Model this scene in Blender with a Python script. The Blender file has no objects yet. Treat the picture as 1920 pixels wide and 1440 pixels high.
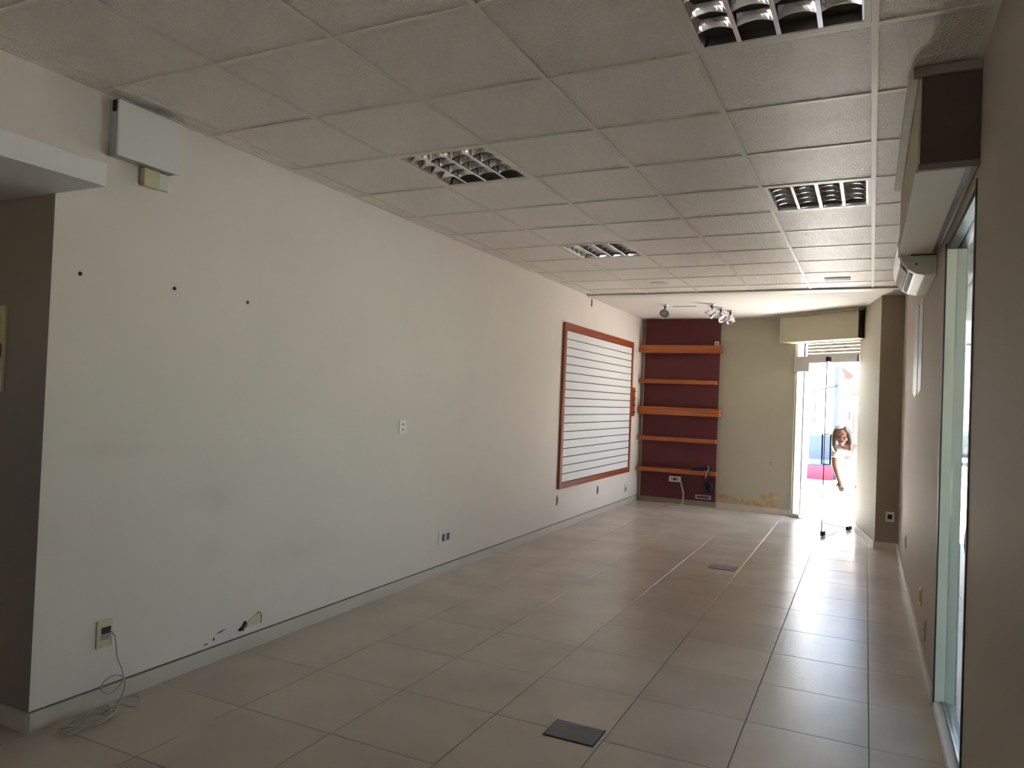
import bpy, bmesh, math, random
from mathutils import Vector, Matrix
random.seed(7)
S = bpy.context.scene
COL = S.collection

# ------------------------------------------------------------------ camera
CAMZ = 1.5093
FPX, YAW, PITCH, ROLL = 1375.47, -0.4506, 0.0188, 0.0400
_f = Vector((math.sin(YAW)*math.cos(PITCH), math.cos(YAW)*math.cos(PITCH), math.sin(PITCH)))
_r0 = Vector((math.cos(YAW), -math.sin(YAW), 0)); _u0 = _r0.cross(_f)
_r = _r0*math.cos(ROLL) + _u0*math.sin(ROLL); _u = _u0*math.cos(ROLL) - _r0*math.sin(ROLL)
cd = bpy.data.cameras.new('camera'); cam = bpy.data.objects.new('camera', cd); COL.objects.link(cam)
cd.sensor_width = 36; cd.lens = 36*FPX/1920; cd.clip_start = 0.02; cd.clip_end = 300
M = Matrix(((_r.x, _u.x, -_f.x, 0), (_r.y, _u.y, -_f.y, 0), (_r.z, _u.z, -_f.z, CAMZ), (0, 0, 0, 1)))
cam.matrix_world = M
S.camera = cam

# ------------------------------------------------------------------ light
W = bpy.data.worlds.new('sky'); S.world = W; W.use_nodes = True
nt = W.node_tree; bg = nt.nodes['Background']
sky = nt.nodes.new('ShaderNodeTexSky'); sky.sky_type = 'NISHITA'; sky.sun_disc = False
SUN_EL = math.radians(58); SUN_DIR = Vector((-0.79, 0.61, 0)).normalized()
sky.sun_elevation = SUN_EL; sky.sun_rotation = math.atan2(SUN_DIR.x, SUN_DIR.y)
sky.air_density = 1.0; sky.dust_density = 0.1; sky.ozone_density = 2.5
nt.links.new(sky.outputs[0], bg.inputs[0]); bg.inputs[1].default_value = 0.11
sl = bpy.data.lights.new('sun', 'SUN'); sl.energy = 14.5; sl.angle = math.radians(0.6); sl.color = (1, .96, .915)
so = bpy.data.objects.new('sun', sl); COL.objects.link(so); so.location = (-6, 14, 12)
d = SUN_DIR*math.cos(SUN_EL) + Vector((0, 0, math.sin(SUN_EL)))
so.rotation_euler = d.to_track_quat('Z', 'Y').to_euler()
def portal(name, a, b, z0, z1, inward):
    # daylight sampling portal filling an opening in the shell (emits nothing of its own)
    L = bpy.data.lights.new(name, 'AREA'); L.shape = 'RECTANGLE'; L.cycles.is_portal = True
    a = Vector(a); b = Vector(b); L.size = (b-a).length; L.size_y = z1-z0
    o = bpy.data.objects.new(name, L); COL.objects.link(o)
    c = (a+b)/2; o.location = (c.x, c.y, (z0+z1)/2)
    zax = -Vector((inward[0], inward[1], 0)).normalized(); yax = Vector((0, 0, 1)); xax = yax.cross(zax)
    o.rotation_euler = Matrix((xax, yax, zax)).transposed().to_euler()
DA = Vector((-0.918, 11.061)); DB = Vector((-0.087, 10.419)); DD = (DB-DA).normalized(); DN = Vector((DD.y, -DD.x))
if DN.y > 0: DN = -DN                       # inward normal of the chamfered shop front
portal('door_portal', DA-DN*0.14, DB-DN*0.14, 0.0, 2.24, DN)
portal('side_portal', (0.47, 3.22), (0.47, 4.40), 0.02, 2.38, (-1, 0))
portal('rear_portal', (-1.9, -2.56), (-.9, -2.56), 1.55, 2.30, (0, 1))  # samples daylight through the added rear window
S.view_settings.view_transform = 'Standard'; S.view_settings.look = 'None'
S.view_settings.gamma = 1; S.view_settings.use_curve_mapping = False
S.view_settings.exposure = 3.9
S.cycles.max_bounces = 14; S.cycles.diffuse_bounces = 10; S.cycles.glossy_bounces = 6
S.cycles.transparent_max_bounces = 12; S.cycles.use_denoising = True
S.cycles.sample_clamp_indirect = 20.0
S.cycles.caustics_reflective = False; S.cycles.caustics_refractive = False

# ------------------------------------------------------------------ helpers
def lin(h):
    h = h.lstrip('#'); v = [int(h[i:i+2], 16)/255 for i in (0, 2, 4)]
    return tuple(c/12.92 if c <= .04045 else ((c+.055)/1.055)**2.4 for c in v) + (1,)
def mat(name, col, rough=.6, metal=0, var=0.0, vscale=3.0, bump=0.0, bscale=40.0, spec=.5, col2=None, objrand=0.0, stretch=None, detail=6, dist=.02):
    m = bpy.data.materials.new(name); m.use_nodes = True; N = m.node_tree.nodes; L = m.node_tree.links
    b = N['Principled BSDF']; b.inputs['Roughness'].default_value = rough; b.inputs['Metallic'].default_value = metal
    b.inputs['Specular IOR Level'].default_value = spec
    c = lin(col) if isinstance(col, str) else col
    b.inputs['Base Color'].default_value = c
    geo = None
    def pos():
        nonlocal geo
        if geo is None:
            g = N.new('ShaderNodeNewGeometry'); mp = N.new('ShaderNodeMapping')
            if stretch: mp.inputs['Scale'].default_value = stretch
            L.new(g.outputs['Position'], mp.inputs[0]); geo = mp
        return geo.outputs[0]
    if var or col2:
        n = N.new('ShaderNodeTexNoise'); n.inputs['Scale'].default_value = vscale; n.inputs['Detail'].default_value = detail
        L.new(pos(), n.inputs['Vector'])
        r = N.new('ShaderNodeValToRGB'); r.color_ramp.elements[0].position = .3; r.color_ramp.elements[1].position = .7
        c2 = (lin(col2) if isinstance(col2, str) else col2) if col2 else tuple(x*(1-var) for x in c[:3]) + (1,)
        r.color_ramp.elements[0].color = c2; r.color_ramp.elements[1].color = c
        L.new(n.outputs['Fac'], r.inputs[0]); out = r.outputs[0]
        if objrand:
            oi = N.new('ShaderNodeObjectInfo'); hs = N.new('ShaderNodeHueSaturation'); mr = N.new('ShaderNodeMapRange')
            mr.inputs[3].default_value = 1-objrand; mr.inputs[4].default_value = 1+objrand
            L.new(oi.outputs['Random'], mr.inputs[0]); L.new(mr.outputs[0], hs.inputs['Value']); L.new(out, hs.inputs['Color']); out = hs.outputs[0]
        L.new(out, b.inputs['Base Color'])
    if bump:
        n2 = N.new('ShaderNodeTexNoise'); n2.inputs['Scale'].default_value = bscale; n2.inputs['Detail'].default_value = 3
        L.new(pos(), n2.inputs['Vector'])
        bp = N.new('ShaderNodeBump'); bp.inputs['Strength'].default_value = bump; bp.inputs['Distance'].default_value = dist
        L.new(n2.outputs['Fac'], bp.inputs['Height']); L.new(bp.outputs[0], b.inputs['Normal'])
    return m
def glassmat(name, tint=(.975, .985, .98, 1)):
    m = bpy.data.materials.new(name); m.use_nodes = True; N = m.node_tree.nodes; L = m.node_tree.links; N.clear()
    o = N.new('ShaderNodeOutputMaterial'); t = N.new('ShaderNodeBsdfTransparent'); t.inputs[0].default_value = tint
    g = N.new('ShaderNodeBsdfGlossy'); g.inputs['Roughness'].default_value = .01
    lw = N.new('ShaderNodeLayerWeight'); lw.inputs[0].default_value = .5
    p = N.new('ShaderNodeMath'); p.operation = 'POWER'; p.inputs[1].default_value = 5.0
    q = N.new('ShaderNodeMath'); q.operation = 'MULTIPLY_ADD'; q.inputs[1].default_value = .6; q.inputs[2].default_value = .03; mx = N.new('ShaderNodeMixShader')
    L.new(lw.outputs['Facing'], p.inputs[0]); L.new(p.outputs[0], q.inputs[0])
    L.new(q.outputs[0], mx.inputs[0]); L.new(t.outputs[0], mx.inputs[1]); L.new(g.outputs[0], mx.inputs[2]); L.new(mx.outputs[0], o.inputs[0])
    return m

M_ = {}
M_['white_wall'] = mat('white wall paint', '#e6ddd3', .75, var=.05, vscale=1.3, bump=.05, bscale=120)
M_['taupe_wall'] = mat('taupe wall paint', '#b4a797', .7, var=.05, vscale=1.5, bump=.06, bscale=90)
M_['olive_wall'] = mat('olive wall paint', '#b3ae9a', .7, var=.05, vscale=1.7, bump=.05, bscale=90)
def smudge(m, spots):
    nt_ = m.node_tree; N = nt_.nodes; L = nt_.links; b = N['Principled BSDF']; src = b.inputs['Base Color'].links[0].from_socket
    g = N.new('ShaderNodeNewGeometry')
    for (y, z, ry, rz, amt) in spots:
        mp = N.new('ShaderNodeMapping'); mp.vector_type = 'TEXTURE'; mp.inputs['Location'].default_value = (-3.177, y, z); mp.inputs['Scale'].default_value = (1, ry, rz)
        L.new(g.outputs['Position'], mp.inputs[0]); gr_ = N.new('ShaderNodeTexGradient'); gr_.gradient_type = 'SPHERICAL'; L.new(mp.outputs[0], gr_.inputs[0])
        mu = N.new('ShaderNodeMath'); mu.operation = 'MULTIPLY'; mu.inputs[1].default_value = amt; L.new(gr_.outputs['Fac'], mu.inputs[0])
        mx = N.new('ShaderNodeMixRGB'); mx.inputs[2].default_value = (.22, .20, .18, 1); L.new(mu.outputs[0], mx.inputs[0]); L.new(src, mx.inputs[1]); src = mx.outputs[0]
    L.new(src, b.inputs['Base Color'])
smudge(M_['white_wall'], [(2.94, .90, .17, .11, .14), (2.92, .62, .14, .09, .11), (2.25, 1.19, .45, .05, .09), (2.75, .93, .14, .06, .06), (3.6, .5, .5, .12, .08)])
M_['plain_white'] = mat('white plaster', '#f2f1f0', .8, var=.03, vscale=2)
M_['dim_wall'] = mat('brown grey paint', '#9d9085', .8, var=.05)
M_['ceil_plaster'] = mat('ceiling plaster', '#d3cec7', .8, var=.03, vscale=1.2)
M_['concrete'] = mat('slab concrete', '#8c8880', .9, var=.1)
M_['tile'] = mat('beige stoneware', '#cec2b2', .27, var=.16, vscale=2.2, objrand=.05, bump=.10, bscale=45, spec=.42, dist=.008, detail=8)
M_['grout'] = mat('tile grout', '#6f675b', .9)
M_['base'] = mat('cream skirting tile', '#d2cabb', .45, var=.08, vscale=4)
M_['base_line'] = mat('skirting joint', '#6d6a64', .8)
M_['panel'] = mat('mineral fibre tile', '#efe7dd', .38, var=.05, vscale=90, bump=1.0, bscale=85, dist=.006, spec=.65, objrand=.02)
_n = M_['panel'].node_tree; _b = [x for x in _n.nodes if x.type == 'BUMP'][0]; _src = _b.inputs['Height'].links[0].from_socket
_rp = _n.nodes.new('ShaderNodeValToRGB'); _rp.color_ramp.elements[0].position = .42; _rp.color_ramp.elements[1].position = .58
_n.links.new(_src, _rp.inputs[0]); _n.links.new(_rp.outputs[0], _b.inputs['Height'])
M_['tee'] = mat('ceiling grid paint', '#dcd5c9', .4)
M_['alu'] = mat('polished aluminium', (.82, .82, .83, 1), .16, 1)
M_['alu_satin'] = mat('satin aluminium', (.62, .62, .60, 1), .35, 1)
M_['housing'] = mat('lamp housing', '#3a3634', .5)
M_['tube'] = mat('fluorescent tube glass', '#cfcac2', .25)
M_['wood'] = mat('orange stained wood', '#b5652c', .42, col2='#8f4419', vscale=3.5, stretch=(.6, 6, 12), detail=4)
M_['wood_red'] = mat('reddish stained wood', '#a8532c', .4, col2='#7c3417', vscale=3.5, stretch=(6, .6, 8), detail=4)
M_['maroon'] = mat('maroon paint', '#5e2328', .65, var=.12, vscale=2)
M_['slat'] = mat('white melamine', '#e6e6e6', .45)
M_['black'] = mat('black plastic', '#141414', .5)
M_['dark'] = mat('dark metal', '#2b2a2b', .45, metal=.4)
M_['white_pl'] = mat('white plastic', '#dcdcd6', .4)
M_['cream_pl'] = mat('aged cream plastic', '#cfc79f', .45)
M_['grey_pl'] = mat('grey plastic', '#9a9a98', .5)
M_['cable'] = mat('grey white cable', '#b9b4a8', .5)
M_['blackc'] = mat('black cable', '#191817', .5)
M_['slate'] = mat('slate floor cover', '#79787c', .5, var=.15, vscale=20, bump=.1, bscale=120)
M_['boxbeige'] = mat('beige shutter box', '#bdb194', .55, var=.03)
M_['boxbrown'] = mat('brown end board', '#4a3a34', .65, var=.08)
M_['boxtrim'] = mat('grey brown trim', '#786d61', .6)
M_['oliveb'] = mat('olive box paint', '#beb99e', .6, var=.04)
M_['shutter'] = mat('shutter slat', '#d5cec2', .45)
M_['glass'] = glassmat('clear glass'); M_['tinted'] = glassmat('tinted glass', (.62, .68, .69, 1))
M_['glass_edge'] = mat('glass edge', '#2f4740', .15)
M_['chrome'] = mat('chrome', (.8, .8, .8, 1), .12, 1)
M_['patch_tone'] = mat('pale filler', '#b2b9b5', .45, var=.08, vscale=12)
M_['peel'] = mat('bare plaster', '#cdb893', .85, col2='#a98e6c', vscale=14)
M_['hole'] = mat('dark hole', '#2a211b', .9)
M_['pave'] = mat('pale street paving', '#c9c5bd', .8, var=.1, vscale=2, bump=.1, bscale=30)
M_['road'] = mat('asphalt road', '#77767a', .9, var=.1, vscale=4)
M_['w_ext'] = mat('white exterior', '#ecebe6', .8, var=.03)
M_['navy'] = mat('navy dado', '#2c3f63', .6)
M_['ltblue'] = mat('light blue band', '#5f8798', .6)
M_['red'] = mat('red step paint', '#b0304a', .6)
M_['bluegrey'] = mat('blue grey pillar', '#36426e', .6)
M_['grey_ext'] = mat('grey house render', '#4a4c50', .8)
M_['rooft'] = mat('clay roof', '#40332c', .8, var=.15, vscale=3)
M_['salmon'] = mat('salmon facade', '#6f4038', .8, var=.1)
M_['green'] = mat('tree leaves', '#3d5538', .8, var=.4, vscale=6)
M_['soffit'] = mat('grey soffit', '#8d8a86', .8, var=.08)
M_['skin'] = mat('skin', '#8a5a46', .55)
M_['hair'] = mat('brown hair', '#33201a', .5, col2='#5a3a22', vscale=30, stretch=(3, 3, .5))
M_['shirt'] = mat('white cotton', '#dddddf', .85)
M_['trousers'] = mat('pale trousers', '#c9c8cc', .85)
M_['lip'] = mat('lips', '#7d4038', .5)
M_['lens'] = mat('dark lens', '#2b1f2c', .2)

def box(bm, x0, x1, y0, y1, z0, z1):
    v = [bm.verts.new(p) for p in ((x0,y0,z0),(x1,y0,z0),(x1,y1,z0),(x0,y1,z0),(x0,y0,z1),(x1,y0,z1),(x1,y1,z1),(x0,y1,z1))]
    for f in ((3,2,1,0),(4,5,6,7),(0,1,5,4),(1,2,6,5),(2,3,7,6),(3,0,4,7)): bm.faces.new([v[i] for i in f])
    return v
def prism(bm, poly, z0, z1):
    a = [bm.verts.new((p[0], p[1], z0)) for p in poly]; b = [bm.verts.new((p[0], p[1], z1)) for p in poly]
    n = len(poly)
    bm.faces.new(a[::-1]); bm.faces.new(b)
    for i in range(n): bm.faces.new((a[i], a[(i+1) % n], b[(i+1) % n], b[i]))
def extr(bm, prof, axis, a0, a1):
    # profile extruded along an axis: 'y' -> prof (x,z); 'x' -> prof (y,z)
    mk_ = (lambda p, a: (p[0], a, p[1])) if axis == 'y' else (lambda p, a: (a, p[0], p[1]))
    a = [bm.verts.new(mk_(p, a0)) for p in prof]; b = [bm.verts.new(mk_(p, a1)) for p in prof]; n = len(prof)
    bm.faces.new(a); bm.faces.new(b[::-1])
    for i in range(n): bm.faces.new((a[(i+1) % n], a[i], b[i], b[(i+1) % n]))
def tube(bm, pts, r, n=8):
    pts = [Vector(p) for p in pts]; rings = []; up = Vector((0, 0, 1)); px = None
    for i, p in enumerate(pts):
        t = (pts[min(i+1, len(pts)-1)] - pts[max(i-1, 0)])
        t = t.normalized() if t.length > 1e-9 else Vector((0, 0, 1))
        if px is None: px = t.orthogonal().normalized()
        px = (px - t*px.dot(t)); px = px.normalized() if px.length > 1e-6 else t.orthogonal().normalized()
        py = t.cross(px); rr = r[i] if isinstance(r, (list, tuple)) else r
        rings.append([bm.verts.new(p + (px*math.cos(a)+py*math.sin(a))*rr) for a in [2*math.pi*k/n for k in range(n)]])
    for a, b in zip(rings, rings[1:]):
        for k in range(n): bm.faces.new((a[k], a[(k+1) % n], b[(k+1) % n], b[k]))
    bm.faces.new(rings[0][::-1]); bm.faces.new(rings[-1])
def spline(pts, n=8):
    P = [Vector(p) for p in pts]; out = []
    for i in range(len(P)-1):
        p0 = P[max(i-1, 0)]; p1 = P[i]; p2 = P[i+1]; p3 = P[min(i+2, len(P)-1)]
        for k in range(n):
            t = k/n; out.append(.5*((2*p1)+(p2-p0)*t+(2*p0-5*p1+4*p2-p3)*t*t+(3*p1-p0-3*p2+p3)*t*t*t))
    out.append(P[-1]); return out
def ball(bm, c, r, seg=16, rings=10):
    g = bmesh.ops.create_uvsphere(bm, u_segments=seg, v_segments=rings, radius=1)
    r = r if isinstance(r, (tuple, list)) else (r, r, r)
    for v in g['verts']: v.co = Vector((v.co.x*r[0]+c[0], v.co.y*r[1]+c[1], v.co.z*r[2]+c[2]))
    return g['verts']
def wloc(o):
    v = Vector((0, 0, 0))
    while o: v += o.location; o = o.parent
    return v
def mk(name, bm, m, parent=None, smooth=False, bevel=0, origin=None, kind=None):
    if bevel:
        bmesh.ops.bevel(bm, geom=bm.edges[:], offset=bevel, segments=2, profile=.5, affect='EDGES')
    bmesh.ops.recalc_face_normals(bm, faces=bm.faces[:])
    off = wloc(parent) if parent else Vector((0, 0, 0))
    if origin is not None: off = Vector(origin)
    bmesh.ops.translate(bm, vec=-off, verts=bm.verts[:])
    me = bpy.data.meshes.new(name); bm.to_mesh(me); bm.free()
    me.materials.append(M_[m] if isinstance(m, str) else m)
    if smooth:
        for p in me.polygons: p.use_smooth = True
    o = bpy.data.objects.new(name, me); COL.objects.link(o)
    if parent: o.parent = parent
    if origin is not None: o.location = Vector(origin) - (wloc(parent) if parent else Vector((0, 0, 0)))
    if kind: o['kind'] = kind
    return o
def B(*a):
    bm = bmesh.new(); box(bm, *a); return bm
def tag(o, label, cat, group=None):
    o['label'] = label; o['category'] = cat
    if group: o['group'] = group
    return o
def thing(name, label, cat, loc, group=None):
    o = bpy.data.objects.new(name, None); COL.objects.link(o); o.location = loc; o.empty_display_size = .1
    return tag(o, label, cat, group)
def inst(name, me, loc, parent, rz=0):
    o = bpy.data.objects.new(name, me); COL.objects.link(o); o.parent = parent; o.location = Vector(loc) - wloc(parent); o.rotation_euler.z = rz
    return o

# ------------------------------------------------------------------ room constants
XL, XR, CZ = -3.177, 0.3522, 2.829
YN = -2.4                                   # wall behind the camera
YJ = 1.968                                  # end of the long white wall at the side passage
OP0, OP1, OPZ = 3.20, 4.41, 2.40            # glazed side opening
PIER = Vector((.127, 9.12)); PX = .127
def on_door(s, w): return DA + DD*s + DN*w   # s along shop front, w towards the room
LEN = (DB-DA).length

# ------------------------------------------------------------------ shell
floor = mk('floor', B(-5.2, .46, YN-.2, 9.0, -.12, -.006), 'grout', kind='structure')
bm = bmesh.new(); prism(bm, [(-5.2, 9.0), (.46, 9.0), (.30, 10.2), tuple(DB-DN*.13), tuple(DA-DN*.13), (-.918, 11.4), (-5.2, 11.4)], -.12, -.006)
mk('floor_base', bm, 'grout', floor)
# floor tiles
FX0, FY0, FTX, FTY = .0527, 3.7241, .5340, .5554; G = .0032
def tile_mesh(poly):
    bm = bmesh.new(); prism(bm, poly, -.0055, 0)
    te = [e for e in bm.edges if all(abs(v.co.z) < 1e-6 for v in e.verts)]
    bmesh.ops.bevel(bm, geom=te, offset=.0016, segments=1, affect='EDGES')
    bmesh.ops.recalc_face_normals(bm, faces=bm.faces[:])
    me = bpy.data.meshes.new('floor_tile'); bm.to_mesh(me); bm.free(); me.materials.append(M_['tile']); return me
def clip(poly, p, n):
    out = []
    for i in range(len(poly)):
        a, b = Vector(poly[i]), Vector(poly[(i+1) % len(poly)]); da = (a-p).dot(n); db = (b-p).dot(n)
        if da >= 0: out.append(tuple(a))
        if (da >= 0) != (db >= 0): out.append(tuple(a+(b-a)*(da/(da-db))))
    return out
full = tile_mesh([(G/2, G/2), (FTX-G/2, G/2), (FTX-G/2, FTY-G/2), (G/2, FTY-G/2)])
for k in range(-9, 1):
    for l in range(-6, 14):
        x0 = FX0+k*FTX; y0 = FY0+l*FTY; x1 = x0+FTX; y1 = y0+FTY
        if k < -6 and y0 > YJ: continue
        lx = XL-.005 if y0 > YJ else -5.1
        cx0, cx1 = max(x0+G/2, lx), min(x1-G/2, XR+.03)
        if k == -6 and y0 > YJ: cx0 = XL-.005
        if cx1-cx0 < .03: continue
        poly = [(cx0, y0+G/2), (cx1, y0+G/2), (cx1, y1-G/2), (cx0, y1-G/2)]
        poly = clip(poly, DA-DN*.02, DN); poly = clip(poly, Vector((0, 11.22)), Vector((0, -1)))
        if len(poly) < 3: continue
        same = abs(cx0-x0-G/2) < 1e-6 and abs(cx1-x1+G/2) < 1e-6 and len(poly) == 4 and abs(min(p[1] for p in poly)-y0-G/2) < 1e-6 and abs(max(p[1] for p in poly)-y1+G/2) < 1e-6
        if same: inst('floor_tile', full, (x0, y0, 0), floor)
        else: inst('floor_tile', tile_mesh([(p[0]-x0, p[1]-y0) for p in poly]), (x0, y0, 0), floor)

# walls
bm = bmesh.new(); prism(bm, [(XL, YJ), (XL, 11.45), (XL-.18, 11.45), (XL-.18, YJ+.12), (XL-.002, YJ+.12), (XL-.002, YJ)], -.01, 2.99)
wl = mk('wall_left', bm, 'white_wall', kind='structure')
mk('wall_above_passage', B(XL-.18, XL, YN, YJ, 2.4085, 2.99), 'white_wall', wl)
mk('wall_behind_passage', B(XL-.18, XL, YN, -1.2, -.01, 2.408), 'white_wall', wl)
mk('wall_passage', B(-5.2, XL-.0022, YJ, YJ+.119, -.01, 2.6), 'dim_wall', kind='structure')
bm = bmesh.new(); box(bm, -5.2, -5.05, YN, YJ, -.01, 2.6)
mk('wall_passage_end', bm, 'white_wall', kind='structure')
mk('wall_passage_near', B(-5.05, XL-.18, -1.35, -1.2, -.01, 2.4), 'white_wall', kind='structure')
mk('trim_1', B(-5.05, -2.843, -1.2, YJ-.001, 2.312, 2.408), 'plain_white', kind='structure', bevel=.002)
wnr = mk('wall_near', B(XL-.2, -1.9, YN-.15, YN, -.01, 2.99), 'white_wall', kind='structure')
for a_ in ((-.9, .46, -.01, 2.99), (-1.9, -.9, -.01, 1.515), (-1.9, -.9, 2.30, 2.99)): mk('wall_section', B(a_[0], a_[1], YN-.15, YN, a_[2], a_[3]), 'white_wall', wnr)
w2 = mk('added_window', B(-1.9, -.9, YN-.15, YN+.012, 1.515, 1.55), 'plain_white', kind='structure')  # unseen window added behind the camera to let in fill light
for z_ in (1.55, 2.26): mk('frame', B(-1.9, -.9, YN-.1, YN-.06, z_, z_+.04), 'alu_satin', w2)
for x_ in (-1.9, -1.42, -.94): mk('mullion', B(x_, x_+.04, YN-.1, YN-.06, 1.59, 2.26), 'alu_satin', w2)
for x_ in (-1.86, -1.38): mk('pane', B(x_, x_+.44, YN-.083, YN-.077, 1.59, 2.26), 'glass', w2)
mk('added_eave', B(-2.4, -.4, YN-1.1, YN-.151, 2.45, 2.55), 'soffit', kind='structure')  # unseen overhang added to keep sun out of the added rear window
wr = mk('wall_right', B(XR, .45, YN, OP0, -.01, 2.99), 'taupe_wall', kind='structure')
bm = bmesh.new(); prism(bm, [(XR, OP1), (.45, OP1), (.45, 10.0), tuple(DB-DN*.14), tuple(DB), (PX, 9.151), (PX, 9.12), (XR, 9.12)], -.01, 2.99)
mk('wall_section', bm, 'taupe_wall', wr)
mk('wall_lintel', B(XR, .45, OP0, OP1, OPZ, 2.99), 'taupe_wall', wr)
bm = bmesh.new(); prism(bm, [(XL-.1, 11.21), (-1.972, 11.20), tuple(DA), tuple(DA-DN*.14), (-.9, 11.5), (XL-.1, 11.5)], -.01, 2.99)
wb = mk('wall_back', bm, 'olive_wall', kind='structure')
bm = bmesh.new(); prism(bm, [tuple(DA), tuple(DB), tuple(DB-DN*.14), tuple(DA-DN*.14)], 2.47, 2.99)
mk('wall_over_door', bm, 'olive_wall', wb)
# olive skin on the return wall beside the door; the pier face gets a taupe darkened for shade
bm = bmesh.new(); prism(bm, [tuple(DB), (PX, 9.151), (PX, 9.118), (PX-.004, 9.118), (PX-.004, 9.151), tuple(DB+Vector((-.004, 0)))], 0, 2.83)
mk('return_paint', bm, 'olive_wall', wr)
mk('pier_shade', B(PX-.004, XR, 9.1165, 9.1198, 0, 2.83), mat('shaded taupe paint', '#9c8e7c', .7, var=.05), wr)  # pier's shade put into the colour, same taupe made darker
# peeling paint on the back wall, above the skirting
wd = (DA-Vector((-1.972, 11.20))).normalized(); wn = Vector((wd.y, -wd.x)); wn = wn if wn.y < 0 else -wn
def backw(x): return Vector((-1.972, 11.20)) + wd*((x+1.972)/wd.x)
def patch(name, pts, parent, m, th=.003):
    bm = bmesh.new()
    a = [bm.verts.new((*(backw(x)), z)) for x, z in pts]; b = [bm.verts.new((*(backw(x)+wn*th), z)) for x, z in pts]; n = len(pts)
    bm.faces.new(a); bm.faces.new(b[::-1])
    for i in range(n): bm.faces.new((a[i], a[(i+1) % n], b[(i+1) % n], b[i]))
    return mk(name, bm, m, parent)
def ragged(top, bot, j=.012, n=6):
    out = []
    for pts in (top, bot[::-1]):
        for (x0, z0), (x1, z1) in zip(pts, pts[1:]):
            for k in range(n): t = k/n; out.append((x0+(x1-x0)*t, z0+(z1-z0)*t+random.uniform(-j, j)))
        out.append(pts[-1])
    return out
patch('peeled_paint', ragged([(-1.95, .20), (-1.84, .225), (-1.72, .17), (-1.55, .18), (-1.42, .17), (-1.30, .285), (-1.20, .31), (-1.11, .285), (-1.085, .17)],
                             [(-1.95, .10), (-1.75, .13), (-1.5, .09), (-1.25, .082), (-1.085, .10)]), wb, 'peel')
patch('peeled_paint', ragged([(-1.225, .735), (-1.205, .75), (-1.195, .735)], [(-1.225, .70), (-1.205, .66), (-1.195, .69)], .004, 3), wb, 'peel', .002)
patch('peeled_paint', ragged([(-1.165, 1.255), (-1.15, 1.27), (-1.14, 1.255)], [(-1.165, 1.24), (-1.15, 1.23), (-1.14, 1.24)], .003, 3), wb, 'peel', .002)

# ceilings
ceil = mk('ceiling', B(-5.2, .45, YN-.15, 8.62, CZ+.05, CZ+.25), 'concrete', kind='structure')
bm = bmesh.new(); prism(bm, [(XL-.1, 8.62), (.45, 8.62), (.45, 10.2), tuple(DB-DN*.13), tuple(DA-DN*.13), (-.9, 11.5), (XL-.1, 11.5)], 2.815, CZ+.25)
mk('ceiling_plaster', bm, 'ceil_plaster', ceil)
mk('trim_2', B(XL, XR, 8.60, 8.80, 2.8135, 2.84), mat('grey ceiling trim', '#c4beb4', .5), kind='structure', bevel=.002)
mk('trim_gap', B(XL-.001, XL+.006, 8.78, 8.80, 2.71, 2.80), 'hole', wl)
GX, GY, GR, T = -.0124, 2.1325, -.006, .61
gc, gs = math.cos(GR), math.sin(GR)
def gp(i, j): return Vector((GX+gc*i*T-gs*j*T, GY+gs*i*T+gc*j*T))
LUM = {(-1, 0), (-4, 2), (-1, 4), (-4, 6)}
JEND = 10.62
def pan_mesh(w, h):
    bm = bmesh.new(); box(bm, .004, w-.004, .004, h-.004, 0, .014)
    me = bpy.data.meshes.new('ceiling_panel'); bm.to_mesh(me); bm.free(); me.materials.append(M_['panel']); return me
pm = pan_mesh(T, T); pcache = {}
for i in range(-6, 1):
    for j in range(-4, 11):
        if (i, j) in LUM: continue
        i0, i1 = float(i), float(i+1)
        if i == -6: i0 = (XL-GX)/T - .02
        if i == 0: i1 = (XR-GX)/T + .02
        j1 = min(j+1, JEND)
        if i == -6 and i1-i0 < .05: continue
        key = (round(i1-i0, 3), round(j1-j, 3))
        if key not in pcache: pcache[key] = pan_mesh((i1-i0)*T, (j1-j)*T)
        p = gp(i0, j); inst('ceiling_panel', pcache[key], (p.x, p.y, CZ+.0055), ceil, GR)
bm = bmesh.new(); box(bm, -.012, .012, -4*T, JEND*T, 0, .004); box(bm, -.001, .001, -4*T, JEND*T, .004, .035)
rm = bpy.data.meshes.new('grid_runner'); bm.to_mesh(rm); bm.free(); rm.materials.append(M_['tee'])
bm = bmesh.new(); box(bm, .012, T-.012, -.011, .011, .0006, .004); box(bm, .012, T-.012, -.001, .001, .004, .03)
tm = bpy.data.meshes.new('cross_tee'); bm.to_mesh(tm); bm.free(); tm.materials.append(M_['tee'])
for i in range(-5, 1):
    p = gp(i, 0); inst('grid_runner', rm, (p.x, p.y, CZ), ceil, GR)
bm = bmesh.new(); box(bm, .012, .37, -.011, .011, .0006, .004)
tm2 = bpy.data.meshes.new('cross_tee'); bm.to_mesh(tm2); bm.free(); tm2.materials.append(M_['tee'])
bm = bmesh.new(); box(bm, T-.14, T-.012, -.011, .011, .0006, .004)
tm3 = bpy.data.meshes.new('cross_tee'); bm.to_mesh(tm3); bm.free(); tm3.materials.append(M_['tee'])
for j in range(-4, 11):
    for i in range(-6, 1):
        p = gp(i, j); inst('cross_tee', tm2 if i == 0 else tm3 if i == -6 else tm, (p.x, p.y, CZ), ceil, GR)
mk('wall_angle', B(XL, XL+.02, 0, 8.6, CZ-.001, CZ+.004), 'tee', ceil)
mk('wall_angle', B(XR-.02, XR, 0, 8.6, CZ-.001, CZ+.004), 'tee', ceil)

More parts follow.
